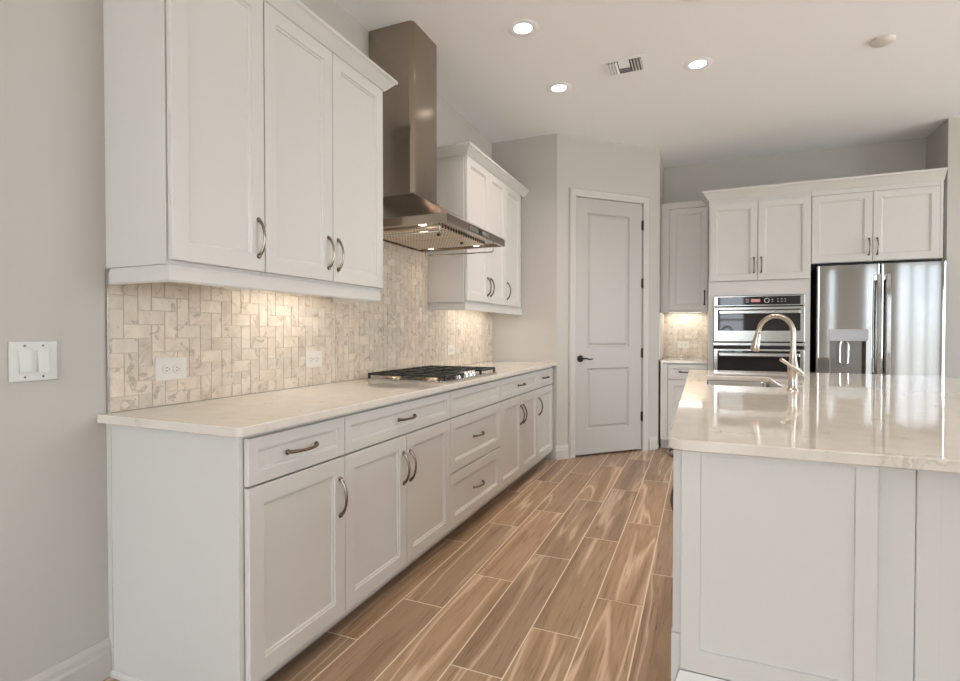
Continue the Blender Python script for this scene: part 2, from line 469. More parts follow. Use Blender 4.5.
def wall_holes(name, F, u0, u1, v1, w0, w1, holes):
    bm = BM()
    us = sorted({u0, u1, *[h[0] for h in holes], *[h[1] for h in holes]})
    for a, b in zip(us, us[1:]):
        hs = sorted([h for h in holes if h[0] <= a + 1e-6 and h[1] >= b - 1e-6], key=lambda h: h[2])
        z = 0
        for h in hs:
            if h[2] - z > .001: fbox(bm, F, a, b, z, h[2], w0, w1)
            z = h[3]
        fbox(bm, F, a, b, z, v1, w0, w1)
    return struct(name, bm, M['wall'])
bm = BM(); box(bm, -TH, 0, YR, YB + TH, 0, CH); struct('wall_left', bm, M['wall'])
bm = BM(); box(bm, .001, XD - .001, LW, LW + .1, 0, CH); struct('wall_pantry_side', bm, M['wall'])
DF = Frame((XD, LW, 0), (1, 1, 0), (1, -1, 0))           # the diagonal pantry wall
DLEN = math.hypot(DX - XD, DY - LW)
D0, D1, DTOP = .205, .99, 2.487                          # door opening
wall_holes('wall_pantry_diagonal', DF, 0, DLEN, CH, -.10, 0, [(D0 - .012, D1 + .012, 0, DTOP + .012)])
bm = BM(); box(bm, DX - .1, DX, DY + .001, YB - .001, 0, CH); struct('wall_pantry_end', bm, M['wall'])
bm = BM(); box(bm, .0005, XR, YB, YB + TH, 0, CH); struct('wall_back', bm, M['wall'])
bm = BM(); box(bm, RW, XR, RWY, YB - .001, 0, CH); struct('wall_fridge_side', bm, M['wall'])
wall_holes('wall_rear', Frame((0, YR, 0), (1, 0, 0), (0, 1, 0)), 0, XR, CH, -TH, 0, WIN_REAR)
wall_holes('wall_right', Frame((XR, 0, 0), (0, 1, 0), (-1, 0, 0)), YR, YB, CH, -TH, 0, WIN_RIGHT)
def window(name, F, a, b, c, d, nu, nv, fr=.05, glass='glass'):
    bm = BM()
    fbox(bm, F, a, b, c, c + fr, -.10, -.04); fbox(bm, F, a, b, d - fr, d, -.10, -.04)
    fbox(bm, F, a, a + fr, c + fr, d - fr, -.10, -.04); fbox(bm, F, b - fr, b, c + fr, d - fr, -.10, -.04)
    for i in range(1, nu):
        u = a + (b - a) * i / nu; fbox(bm, F, u - fr * .7, u + fr * .7, c + fr, d - fr, -.095, -.045)
    for j in range(1, nv):
        v = c + (d - c) * j / nv; fbox(bm, F, a + fr, b - fr, v - .02, v + .02, -.09, -.05)
    o = struct(name, bm, M['trim'])
    bm = BM(); fbox(bm, F, a + .01, b - .01, c + .01, d - .01, -.073, -.067)
    obj('window_pane', bm, M[glass], o)
FR = Frame((0, YR, 0), (1, 0, 0), (0, 1, 0)); FX = Frame((XR, 0, 0), (0, 1, 0), (-1, 0, 0))
window('window_1', FR, *WIN_REAR[0], 1, 2, .05, 'glass_half_dimmed')
window('door_2', FR, *WIN_REAR[1], 3, 1, .07, 'glass_dimmed')
window('added_window_2', FR, *WIN_REAR[2], 2, 2)  # unseen window, added and widened to bring in more daylight
window('window_3', FR, *WIN_REAR[3], 1, 2, .05, 'glass_dimmed')
window('added_window_4', FX, *WIN_RIGHT[0], 2, 1)  # unseen window added to light the cabinet fronts softly
window('added_window_5', FX, *WIN_RIGHT[1], 3, 1)  # unseen tall glazing added to brighten cabinet fronts and ceiling
BASE = [(0, .001), (.016, .001), (.016, .085), (.011, .095), (.011, .112), (.006, .126), (.004, .132), (0, .132)]
def base_run(name, path, side):
    bm = BM(); sweep(bm, path, BASE, XYZ, side); struct(name, bm, M['casing'])
base_run('baseboard_left', [(.0005, YR + .01), (.0005, -.006)], -1)
def dpt(t): p = DF(t, 0); return (p.x, p.y)
base_run('baseboard_pantry_left', [(.636, LW - .0005), (XD + .0003, LW - .0005), dpt(.124)], -1)
base_run('baseboard_pantry_right', [dpt(1.075), (DX + .0005, DY - .0005), (DX + .0005, 4.46)], -1)
# pantry door: casing, jamb, slab
CAS = [(0, .0005), (.070, .0005), (.070, .012), (.058, .020), (.040, .016), (.018, .016), (.010, .012), (0, .010)]
bm = BM(); sweep(bm, [(D0 - .004, .001), (D0 - .004, DTOP + .004), (D1 + .004, DTOP + .004), (D1 + .004, .001)], CAS, lambda a, b, h: DF(a, b, h), 1)
struct('trim_1', bm, M['casing'])
PANEL = [(0, 0), (.004, -.003), (.014, -.013), (.024, -.013), (.040, -.005), (.045, -.0045)]
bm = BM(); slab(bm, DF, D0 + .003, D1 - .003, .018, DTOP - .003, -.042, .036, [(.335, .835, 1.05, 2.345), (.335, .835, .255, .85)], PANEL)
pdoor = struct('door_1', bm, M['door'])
bm = BM(); fbox(bm, DF, D0 - .011, D0, 0, DTOP + .011, -.095, -.0005); fbox(bm, DF, D1, D1 + .011, 0, DTOP + .011, -.095, -.0005); fbox(bm, DF, D0, D1, DTOP, DTOP + .011, -.095, -.0005)
obj('door_jamb', bm, M['casing'], pdoor)
bm = BM(); hc = DF(.262, .945, -.006)
lathe(bm, [(0, 0), (.033, 0), (.033, .006), (.027, .011), (.013, .013), (.011, .042), (0, .046)], hc, DF.w, 24)
tube(bm, [DF(.262, .945, .034), DF(.285, .949, .040), DF(.31, .946, .040), DF(.34, .938, .038), DF(.365, .940, .036), DF(.378, .945, .035)], [.009, .009, .0075, .0065, .006, .005], 10)
obj('door_handle', bm, M['dark_bronze'], pdoor, 'dark bronze lever handle', smooth=40)
for z in (.35, .99, 1.69, 2.27):
    bm = BM(); tube(bm, [DF(D1 + .002, z - .05, .004), DF(D1 + .002, z + .05, .004)], .007, 10); fbox(bm, DF, D1 - .012, D1 - .001, z - .045, z + .045, -.006, .001)
    obj('hinge', bm, M['dark_bronze'], pdoor, 'dark bronze hinge', smooth=40)

# ------------------------------------------------------------------ left run: base cabinets
BF = .608; DT = .02; CB = .884
def base_cabinet(label, y0, y1, fronts, end=False):
    t = thing('base_cabinet', label, 'cabinet', (.3, (y0 + y1) / 2, 0), 'base cabinets along the cooking wall')
    bm = BM(); box(bm, .012, BF, y0 + (.0205 if end else .0006), y1 - .0006, .074, CB, bev=.001, seg=1)
    obj('body', bm, M['cab'], t)
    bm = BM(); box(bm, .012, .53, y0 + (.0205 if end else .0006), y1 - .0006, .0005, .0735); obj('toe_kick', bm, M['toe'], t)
    if end:
        bm = BM(); box(bm, .012, BF + .004, .0012, .0200, .001, CB, bev=.0015, seg=1); obj('end_panel', bm, M['cab'], t)
        bm = BM(); box(bm, .001, .020, -.004, .0010, .001, CB); obj('scribe_strip', bm, M['cab'], t)
        bm = BM(); sweep(bm, [(.018, .0010), (BF - .03, .0010)], [(0, .001), (.012, .001), (.012, .012), (.004, .020), (0, .020)], XYZ, -1); obj('shoe_moulding', bm, M['trim'], t)
    for kind, u0, u1, v0, v1, hd in fronts:
        st = .058 if v1 - v0 > .2 else .036
        d = obj(kind, shaker(F_LEFT, u0, u1, v0, v1, BF + .0035, DT, st), M['cab'], t)
        if hd: obj('handle', pull(F_LEFT, hd[0], hd[1], BF + DT + .003, vertical=hd[2]), M['bronze'], d, 'curved pewter pull', smooth=40)
g = .0018
B0, B1, B2, B3, B4, B5 = .0216, .4914, 1.4135, 2.1955, 3.085, 3.567
DZ0, DZ1, RZ0, RZ1 = .106, .7165, .7235, .870
def dr(a, b, handle=True): return ('drawer', a + g, b - g, RZ0, RZ1, ((a + b) / 2, .797, False) if handle else None)
def do(a, b, hu): return ('door', a + g, b - g, DZ0, DZ1, (hu, .566, True))
base_cabinet('first white base cabinet from the free end, one drawer over a single door', 0, B1, [dr(B0, B1), do(B0, B1, B1 - .032)], True)
m1 = .9525
base_cabinet('wide white base cabinet with one long drawer over two doors, left of the cooktop', B1, B2, [dr(B1, B2), do(B1, m1, m1 - .03), do(m1, B2, m1 + .03)])
base_cabinet('white base cabinet under the cooktop with two deep drawers', B2, B3,
    [('false_front', B2 + g, B3 - g, RZ0, RZ1, None), ('drawer', B2 + g, B3 - g, .413, DZ1, ((B2 + B3) / 2, .566, False)), ('drawer', B2 + g, B3 - g, DZ0, .4065, ((B2 + B3) / 2, .255, False))])
m2 = .5 * (B3 + B4) + .015
base_cabinet('white two-door base cabinet with one drawer, just right of the cooktop', B3, B4, [dr(B3, B4), do(B3, m2, m2 - .03), do(m2, B4, m2 + .03)])
base_cabinet('last narrow white base cabinet, next to the pantry wall', B4, LW - .004, [dr(B4, B5), do(B4, B5, B4 + .035)])
# worktop
bm = BM(); plate(bm, rrect(.001, .655, -.034, LW - .002, .03, 6, (0, .022, 0, 0)), [], .8855, .9155, .003)
tag(obj('countertop', bm, M['quartz'], None, smooth=35), 'long pale quartz countertop carrying the gas cooktop', 'countertop')

# backsplash: small marble tiles laid as straight herringbone
def herringbone(name, F, areas, w0, label, us=.0515):
    bm = BM(); lay = bm.loops.layers.float_color.new('rnd'); gp = .0008; th = .007
    def clip_tile(u0, u1, v0, v1):
        for (a, b, c, d) in areas:
            p, q, r, s = max(u0, a), min(u1, b), max(v0, c), min(v1, d)
            if q - p < .006 or s - r < .006: continue
            nf = len(bm.faces); e = .0012
            lo = [(p, r), (q, r), (q, s), (p, s)]; hi = [(p + e, r + e), (q - e, r + e), (q - e, s - e), (p + e, s - e)]
            A = [bm.verts.new(F(x, z, w0 + .003)) for x, z in lo]; B = [bm.verts.new(F(x, z, w0 + th)) for x, z in hi]
            fs = [bm.faces.new(B)] + [bm.faces.new([A[k], A[(k + 1) % 4], B[(k + 1) % 4], B[k]]) for k in range(4)]
            c_ = (random.random(), random.random(), random.random(), 1)
            for f in fs:
                for l in f.loops: l[lay] = c_
    U0 = min(a[0] for a in areas); U1 = max(a[1] for a in areas); V0 = min(a[2] for a in areas); V1 = max(a[3] for a in areas)
    for i in range(-2, int((U1 - U0) / us) + 3):
        for j in range(-2, int((V1 - V0) / us) + 3):
            k = (i - j) % 4
            u, v = U0 + i * us, V0 + j * us
            if k == 0: clip_tile(u + gp, u + 2 * us - gp, v + gp, v + us - gp)
            elif k == 2: clip_tile(u + gp, u + us - gp, v + gp - us, v + us - gp)
    for (a, b, c, d) in areas: fbox(bm, F, a, b, c, d, w0, w0 + .0048, mi=1)
    return tag(obj(name, bm, [M['tile'], M['tile_grout']]), label, 'backsplash')
herringbone('backsplash', F_LEFT, [(.002, 1.222, .9165, 1.4175), (1.2248, 2.2992, .9165, 1.84), (2.298, LW - .002, .9165, 1.4175)], .001, 'long cream marble tile backsplash behind the cooktop')
bm = BM(); box(bm, .0005, .0105, -.0035, .0015, .9165, 1.417); tag(obj('edge_trim', bm, M['steel_oven']), 'slim metal edge strip closing the left end of the tile backsplash', 'edge trim')

# ------------------------------------------------------------------ left run: wall cabinets
UF = .304; UB, UT = 1.419, 2.50
def wall_cabinet(label, y0, y1, doors, group='wall cabinets along the cooking wall'):
    t = thing('upper_cabinet', label, 'cabinet', (.15, (y0 + y1) / 2, UB), group)
    bm = BM(); box(bm, .0005, UF, y0 + .0006, y1 - .0006, UB, UT, bev=.001, seg=1); obj('body', bm, M['cab'], t)
    for a, b, hu in doors:
        d = obj('door', shaker(F_LEFT, a + g, b - g, UB + .014, UT - .012, UF + .0038, DT, .06), M['cab'], t)
        obj('handle', pull(F_LEFT, hu, 1.56, UF + DT + .0033), M['bronze'], d, 'curved pewter pull', smooth=40)
wall_cabinet('single-door white wall cabinet at the near end, above the first wall outlet', 0, .396, [(.004, .396, .362)])
wall_cabinet('white two-door wall cabinet left of the range hood', .3965, 1.224, [(.397, .806, .772), (.806, 1.222, .840)])
wall_cabinet('white two-door wall cabinet right of the range hood', 2.300, 3.120, [(2.312, 2.735, 2.703), (2.735, 3.120, 2.770)])
wall_cabinet('single-door white wall cabinet beside the pantry wall', 3.1205, LW - .003, [(3.121, 3.53, 3.165)])
CROWN = [(0, 2.487), (.006, 2.487), (.010, 2.492), (.022, 2.505), (.042, 2.528), (.050, 2.534), (.055, 2.536), (.055, 2.550), (0, 2.550)]
def crown(path, label, side, prof=CROWN, grp='crown mouldings on the wall cabinets'):
    bm = BM(); sweep(bm, path, prof, XYZ, side)
    tag(obj('crown_moulding', bm, M['cab']), label, 'crown moulding', grp)
uf = UF + DT + .004
crown([(.001, -.003), (uf, -.003), (uf, 1.2265), (.001, 1.2265)], 'white crown moulding along the top of the near wall cabinets, left of the hood', -1)
crown([(.001, 2.2975), (uf, 2.2975), (uf, LW - .002)], 'white crown moulding along the top of the wall cabinets right of the hood', -1)
def light_rail(path, label):
    bm = BM(); sweep(bm, path, [(0, 1.362), (.014, 1.362), (.018, 1.368), (.018, 1.400), (.012, 1.4185), (0, 1.4185)], XYZ, -1)
    tag(obj('light_rail', bm, M['cab']), label, 'light rail', 'light rails under the wall cabinets')
light_rail([(.012, .020), (.296, .020), (.296, 1.195), (.012, 1.195)], 'white light rail under the near wall cabinets')
light_rail([(.012, 2.325), (.296, 2.325), (.296, LW - .003)], 'white light rail under the wall cabinets right of the hood')
def under_light(label, x, y0, y1, z, F='y', lens='led', hw=.03):
    c = (x, (y0 + y1) / 2, z)
    t = thing('cabinet_light', label, 'light', c, 'lights under the wall cabinets')
    bm = BM(); box(bm, x - hw, x + hw, y0, y1, z - .014, z - .0005, bev=.002, seg=1) if F == 'y' else box(bm, y0, y1, x - hw, x + hw, z - .014, z - .0005, bev=.002, seg=1)
    if F != 'y': t.location = ((y0 + y1) / 2, x, z)
    obj('housing', bm, M['plastic'], t)
    bm = BM(); box(bm, x - hw + .008, x + hw - .008, y0 + .01, y1 - .01, z - .0175, z - .0142) if F == 'y' else box(bm, y0 + .01, y1 - .01, x - hw + .008, x + hw - .008, z - .0175, z - .0142)
    obj('lens', bm, M[lens], t, 'glowing warm lens')
under_light('slim warm light strip under the near two-door wall cabinet', .16, .56, 1.06, UB)
under_light('slim warm light strip under the wall cabinets right of the hood', .16, 2.60, 3.40, UB)

# ------------------------------------------------------------------ range hood
hx, hy0, hy1, hz0, hz1 = .655, 1.325, 2.215, 1.785, 1.830
cx1, cy0, cy1, cz = .315, 1.557, 1.885, 2.030
t = thing('range_hood', 'tall stainless chimney range hood above the cooktop', 'range hood', (.3, 1.77, hz0))
bm = BM()
pr = rrect(.008, cx1, cy0, cy1, .03, 5, (0, 1, 1, 0))
lo = [bm.verts.new((x, y, cz)) for x, y in pr]; hi = [bm.verts.new((x, y, CH - .001)) for x, y in pr]
n = len(pr)
for k in range(n): bm.faces.new([lo[k], lo[(k + 1) % n], hi[(k + 1) % n], hi[k]])
bm.faces.new(hi); bm.faces.new(lo[::-1])
obj('chimney', bm, M['steel_hood'], t, smooth=40)
bm = BM()   # flared transition and the flat canopy rim (open below)
def ring(x0, x1, y0, y1, z): return [bm.verts.new(p) for p in ((x0, y0, z), (x1, y0, z), (x1, y1, z), (x0, y1, z))]
rs = [ring(.008, cx1 + .004, cy0 - .004, cy1 + .004, cz + .001), ring(.008, cx1 + .004, cy0 - .004, cy1 + .004, cz - .006), ring(.008, hx - .003, hy0 + .003, hy1 - .003, hz1 + .004), ring(.008, hx, hy0, hy1, hz1), ring(.008, hx, hy0, hy1, hz0), ring(.008, hx - .018, hy0 + .018, hy1 - .018, hz0), ring(.008, hx - .02, hy0 + .02, hy1 - .02, hz0 + .012)]
for r0, r1 in zip(rs, rs[1:]):
    for k in range(4): bm.faces.new([r0[k], r0[(k + 1) % 4], r1[(k + 1) % 4], r1[k]])
bm.faces.new(rs[-1]); bm.faces.new(rs[0])
obj('canopy', bm, M['steel_hood'], t)
for a, b in ((1.45, 1.766), (1.774, 2.09)):
    bm = BM(); box(bm, .06, .56, a, b, hz0 - .002, hz0 + .0115, bev=.002, seg=1); f = obj('filter', bm, M['filter'], t, 'perforated steel grease filter')
    bm = BM(); lathe(bm, [(0, 0), (.012, 0), (.010, -.012), (0, -.014)], (.46, (a + b) / 2, hz0 - .002), (0, 0, 1), 12); obj('knob', bm, M['dark_bronze'], f)
bm = BM(); box(bm, hx + .0003, hx + .0025, 1.62, 1.92, hz0 + .010, hz1 - .008, bev=.001, seg=1); cp = obj('control_panel', bm, M['steel_oven'], t)
bm = BM(); box(bm, hx + .0026, hx + .004, 1.755, 1.795, hz0 + .009, hz1 - .007); obj('display', bm, M['black_glass'], cp, 'small black display')
for y in (1.65, 1.685, 1.72, 1.83, 1.865):
    bm = BM(); lathe(bm, [(0, .004), (.007, .003), (.008, 0)], (hx + .0025, y, (hz0 + hz1) / 2), (1, 0, 0), 12); obj('button', bm, M['steel_oven'], cp)
for y in (hy0 + .045, hy1 - .045):
    bm = BM(); zz = hz0 - .038
    tube(bm, [(.06, y, hz0 + .004), (.06, y, zz + .006), (.066, y, zz), (.30, y, zz), (.582, y, zz), (.588, y, zz + .006), (.588, y, hz0 + .004)], .0045, 8)
    obj('rail', bm, M['chrome'], t, 'thin chrome hanging rail', smooth=40)
for x, y in ((.47, 1.395), (.47, 2.145), (.115, 1.395), (.115, 2.145)):
    bm = BM(); lathe(bm, [(0, -.001), (.020, -.001), (.022, .0005), (.022, .0035)], (x, y, hz0 + .008), (0, 0, 1), 20); obj('lamp', bm, M['hood_lens'], t, 'small round hood lamp')
    l = bpy.data.lights.new('hood_spot', 'SPOT'); l.energy = HOOD_POWER; l.spot_size = R(105); l.spot_blend = .8; l.shadow_soft_size = .03; l.color = LED_COLOR
    o = bpy.data.objects.new('hood_spot', l); COL.objects.link(o); o.parent = t; o.location = Vector((x, y, hz0 + .004)) - t.location

# ------------------------------------------------------------------ gas cooktop
CT = .9158; kx0, kx1, ky0, ky1 = .075, .610, 1.40, 2.20
t = thing('gas_cooktop', 'stainless gas cooktop with black cast iron grates under the hood', 'cooktop', (.34, 1.8, CT))
bm = BM(); plate(bm, rrect(kx0, kx1, ky0, ky1, .02), [], CT, CT + .010, .003); obj('tray', bm, M['steel_oven'], t)
burn = [(.20, 1.54, .036), (.45, 1.54, .030), (.22, 1.80, .042), (.20, 2.06, .030), (.45, 2.06, .036)]
for x, y, r in burn:
    bm = BM(); lathe(bm, [(0, 0), (r * 1.25, 0), (r * 1.25, .006), (r, .012), (r, .018), (0, .018)], (x, y, CT + .0102), n=20); b = obj('burner', bm, M['brass'], t, 'brassy burner ring', smooth=40)
    bm = BM(); lathe(bm, [(0, 0), (r * .95, 0), (r * .9, .006), (0, .008)], (x, y, CT + .0284), n=20); obj('burner_cap', bm, M['iron'], b, smooth=40)
gw = (ky1 - ky0 - .03) / 3
for i in range(3):
    a = ky0 + .015 + gw * i + .002; b = a + gw - .004; bm = BM(); z0, z1 = CT + .028, CT + .042
    x0, x1 = kx0 + .012, kx1 - .012 - (.0 if i != 1 else .10)
    bars = [(x0, x1, a, a + .012), (x0, x1, b - .012, b), (x0, x0 + .012, a, b), (x1 - .012, x1, a, b), (x0, x1, (a + b) / 2 - .005, (a + b) / 2 + .005)]
    for xx in (.20, .325, .45): bars.append((xx - .005, xx + .005, a, b)) if xx < x1 - .05 else None
    for q in bars: box(bm, *q, z0, z1, bev=.002, seg=1)
    for xx in (x0, x1 - .014):
        for yy in (a, b - .014): box(bm, xx, xx + .014, yy, yy + .014, CT + .0101, z0 + .002, bev=.002, seg=1)
    obj('grate', bm, M['iron'], t)
for y in (1.685, 1.742, 1.80, 1.858, 1.915):
    bm = BM(); lathe(bm, [(0, 0), (.021, 0), (.021, .004), (.017, .006), (.015, .024), (.013, .027), (0, .028)], (.548, y, CT + .0102), n=20); k = obj('knob', bm, M['chrome'], t, 'chrome control knob', smooth=40)

# ------------------------------------------------------------------ outlets and switch
def wall_plate(name, cat, label, F, u, v, w0, pu, pv, horizontal, group=None, switch=False):
    loc = F(u, v, w0); pl = M['switch'] if switch else M['plastic']
    t = thing(name, label, cat, loc, group)
    bm = BM(); fbox(bm, F, u - pu / 2, u + pu / 2, v - pv / 2, v + pv / 2, w0 + .0003, w0 + .006, bev=.002); obj('plate', bm, pl, t)
    for s in (-1, 1):
        if switch:
            c = u + s * .024
            bm = BM(); fbox(bm, F, c - .0175, c + .0175, v - .035, v + .035, w0 + .0061, w0 + .0075); r = obj('rocker_frame', bm, pl, t)
            bm = BM()
            P = [F(c - .0155, v - .033, w0 + .0076), F(c + .0155, v - .033, w0 + .0076), F(c + .0155, v + .033, w0 + .0076), F(c - .0155, v + .033, w0 + .0076)]
            Q = [F(c - .0155, v - .033, w0 + .013), F(c + .0155, v - .033, w0 + .013), F(c + .0155, v + .033, w0 + .0085), F(c - .0155, v + .033, w0 + .0085)]
            A = [bm.verts.new(p) for p in P]; B = [bm.verts.new(p) for p in Q]
            for k in range(4): bm.faces.new([A[k], A[(k + 1) % 4], B[(k + 1) % 4], B[k]])
            bm.faces.new(A); bm.faces.new(B); obj('rocker', bm, pl, r)
            for sv in (-1, 1):
                bm = BM(); lathe(bm, [(0, .0015), (.003, .001), (.0035, 0)], F(c, v + sv * .048, w0 + .006), F.w, 10); obj('screw', bm, M['bronze'], t)
        else:
            cu, cv = (u + s * .021, v) if horizontal else (u, v + s * .021)
            bm = BM(); lathe(bm, [(0, .002), (.0165, .002), (.0175, 0)], F(cu, cv, w0 + .006), F.w, 20); r = obj('socket', bm, pl, t)
            bm = BM()
            for q in (-1, 1):
                if horizontal: fbox(bm, F, cu - .005, cu + .004, cv + q * .006 - .0012, cv + q * .006 + .0012, w0 + .0079, w0 + .0085)
                else: fbox(bm, F, cu + q * .006 - .0012, cu + q * .006 + .0012, cv - .004, cv + .005, w0 + .0079, w0 + .0085)
            lathe(bm, [(0, .0006), (.0022, .0006), (.0022, 0)], F(cu + (.009 if horizontal else 0), cv - (0 if horizontal else .009), w0 + .0079), F.w, 10)
            obj('slots', bm, M['plastic_dark'], r, 'dark plug slots')
G_OUT = 'wall outlets on the backsplashes'
wall_plate('wall_outlet', 'outlet', 'white horizontal outlet low on the tile at the near end of the countertop', F_LEFT, .231, 1.055, .008, .128, .086, True, G_OUT)
wall_plate('wall_outlet', 'outlet', 'white horizontal outlet on the tile just left of the cooktop', F_LEFT, 1.040, 1.054, .008, .125, .086, True, G_OUT)
wall_plate('wall_outlet', 'outlet', 'white horizontal outlet on the tile right of the cooktop', F_LEFT, 2.685, 1.053, .008, .125, .08, True, G_OUT)
wall_plate('light_switch', 'light switch', 'white double rocker light switch on the left wall', F_LEFT, -.2175, 1.108, .0005, .127, .122, False, None, True)

# ------------------------------------------------------------------ back wall: narrow coffee niche
YN = 4.72
t = thing('upper_cabinet', 'narrow white wall cabinet between the pantry and the ovens', 'cabinet', (1.73, 4.9, 1.4), 'cabinets on the back wall')
bm = BM(); box(bm, DX + .002, 1.9615, YN + .0205, YB - .001, 1.432, 2.562, bev=.001, seg=1); obj('body', bm, M['cab'], t)
bm = BM(); box(bm, DX + .002, 1.585, YN + .003, YN + .020, 1.405, 2.562); fbox(bm, F_Y(0), 1.5855, 1.962, 2.498, 2.562, -YN - .020, -YN - .003); obj('filler', bm, M['cab'], t)
FN = F_Y(YN + .020)
bm = BM(); box(bm, 1.5855, 1.962, YN + .003, YN + .022, 1.405, 1.4225); box(bm, DX + .002, 1.962, YN + .0221, YN + .034, 1.405, 1.4315); obj('light_rail', bm, M['cab'], t)
d = obj('door', shaker(FN, 1.588, 1.960, 1.425, 2.494, .0005, DT, .058), M['cab'], t)
obj('handle', pull(FN, 1.930, 1.555, .0205), M['dark_bronze'], d, 'curved pewter pull', smooth=40)
YBF = 4.46
t = thing('base_cabinet', 'narrow white base cabinet between the pantry and the ovens', 'cabinet', (1.73, 4.8, 0), 'cabinets on the back wall')
bm = BM(); box(bm, DX + .020, 1.962, YBF + .0205, YB - .001, .10, CB, bev=.001, seg=1); obj('body', bm, M['cab'], t)
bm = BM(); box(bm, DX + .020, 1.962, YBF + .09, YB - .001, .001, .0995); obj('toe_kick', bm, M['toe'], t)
bm = BM(); box(bm, DX + .020, 1.588, YBF + .003, YBF + .020, .10, CB); obj('filler', bm, M['cab'], t)
FB = F_Y(YBF + .020)
d = obj('drawer', shaker(FB, 1.592, 1.960, RZ0, RZ1, .0005, DT, .036), M['cab'], t); obj('handle', pull(FB, 1.776, .797, .0205, vertical=False), M['dark_bronze'], d, smooth=40)
d = obj('door', shaker(FB, 1.592, 1.960, DZ0, DZ1, .0005, DT, .058), M['cab'], t); obj('handle', pull(FB, 1.930, .60, .0205), M['dark_bronze'], d, smooth=40)
bm = BM(); plate(bm, rrect(DX + .018, 1.963, YBF - .012, YB - .010, .004, 2), [], .8855, .9155, .003)
tag(obj('countertop', bm, M['quartz']), 'short pale quartz countertop in the niche left of the ovens', 'countertop')
herringbone('backsplash', F_Y(YB), [(DX + .002, 1.963, .9165, 1.4035)], .001, 'small lit marble tile backsplash in the niche left of the ovens')
bm = BM(); box(bm, DX + .0005, DX + .010, YBF + .03, YB - .011, .9165, 1.4035); tag(obj('niche_side_splash', bm, M['trim']), 'narrow white side splash on the pantry wall end of the niche', 'side splash')
wall_plate('wall_outlet', 'outlet', 'white horizontal outlet on the lit niche tile left of the ovens', F_Y(YB), 1.72, 1.06, .008, .12, .078, True, G_OUT)
under_light('small warm light strip under the narrow wall cabinet by the ovens', 4.95, 1.56, 1.92, 1.432, 'x', 'led_bright', .10)

# ------------------------------------------------------------------ oven tower
YT = 4.44; FT = F_Y(YT + .020); TX0, TX1 = 1.965, 2.8235
t = oven_cab = thing('oven_cabinet', 'tall white cabinet housing the two ovens', 'cabinet', (2.39, 4.77, 0), 'cabinets on the back wall')
bm = BM()
box(bm, TX0, TX0 + .02, YT + .0205, YB - .001, .10, 2.50); box(bm, TX1 - .02, TX1, YT + .0205, YB - .001, .10, 2.50)
box(bm, TX0 + .02, TX1 - .02, YT + .03, YB - .001, 1.552, 2.50); box(bm, TX0 + .02, TX1 - .02, YT + .03, YB - .001, .10, .445); box(bm, TX0 + .02, TX1 - .02, YB - .02, YB - .001, .445, 1.552)
obj('body', bm, M['cab'], t)
bm = BM()
fbox(bm, FT, TX0, 2.012, .448, 2.50, 0.0005, .018); fbox(bm, FT, 2.779, TX1, .448, 2.50, 0.0005, .018); fbox(bm, FT, 2.0122, 2.7788, 1.552, 1.688, .0005, .018); fbox(bm, FT, 2.0122, 2.7788, 2.444, 2.50, .0005, .018)
obj('face_frame', bm, M['cab'], t)
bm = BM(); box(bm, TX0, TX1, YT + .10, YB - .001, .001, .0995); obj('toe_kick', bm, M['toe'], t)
for a, b, hu in ((1.975, 2.386, 2.358), (2.390, 2.815, 2.420)):
    d = obj('door', shaker(FT, a, b, 1.692, 2.440, .0185, DT, .058), M['cab'], t); obj('handle', pull(FT, hu, 1.835, .0385, .14), M['bronze'], d, 'curved pewter pull', smooth=40)
d = obj('drawer', shaker(FT, 1.975, 2.815, .118, .442, .0005, DT, .058), M['cab'], t); obj('handle', pull(FT, 2.39, .28, .0205, vertical=False), M['bronze'], d, smooth=40)

# ------------------------------------------------------------------ double oven
FO = F_Y(YT + .002); OX0, OX1 = 2.0145, 2.7765
t = thing('double_oven', 'stainless microwave and oven stack with black glass fronts built into the tall cabinet', 'oven', (2.395, 4.7, .45))
bm = BM(); box(bm, OX0 + .01, OX1 - .01, YT + .003, YB - .03, .452, 1.545); obj('body', bm, M['black'], t)
def oslab(name, a, b, c, d, w0, T, material, par, bev=.003, label=None):
    bm = BM(); fbox(bm, FO, a, b, c, d, w0, w0 + T, bev=bev); return obj(name, bm, material, par, label)
cp = oslab('control_panel', OX0, OX1, 1.448, 1.546, 0, .022, M['steel_oven'], t)
gl = oslab('panel_glass', OX0 + .034, OX1 - .034, 1.458, 1.536, .0222, .003, M['black_glass'], cp, .001, 'black glass strip')
oslab('display', 2.335, 2.412, 1.484, 1.513, .0254, .0004, M['display'], cp, 0, 'glowing pinkish display')
bm = BM(); lathe(bm, [(.022, 0), (.022, .002), (.017, .002), (.017, 0)], FO(2.468, 1.498, .0254), FO.w, 24)
obj('dial_ring', bm, M['print'], cp, 'pale ring around the dial')
for u, v in ((2.515, 1.507), (2.515, 1.489), (2.56, 1.509), (2.59, 1.509), (2.62, 1.509), (2.56, 1.487), (2.59, 1.487), (2.62, 1.487), (2.305, 1.511), (2.305, 1.498), (2.305, 1.485)):
    bm = BM(); hw = .013 if u < 2.4 else .006
    fbox(bm, FO, u - hw, u + hw, v - .0022, v + .0022, .0254, .0257); obj('button_mark', bm, M['print'], cp)
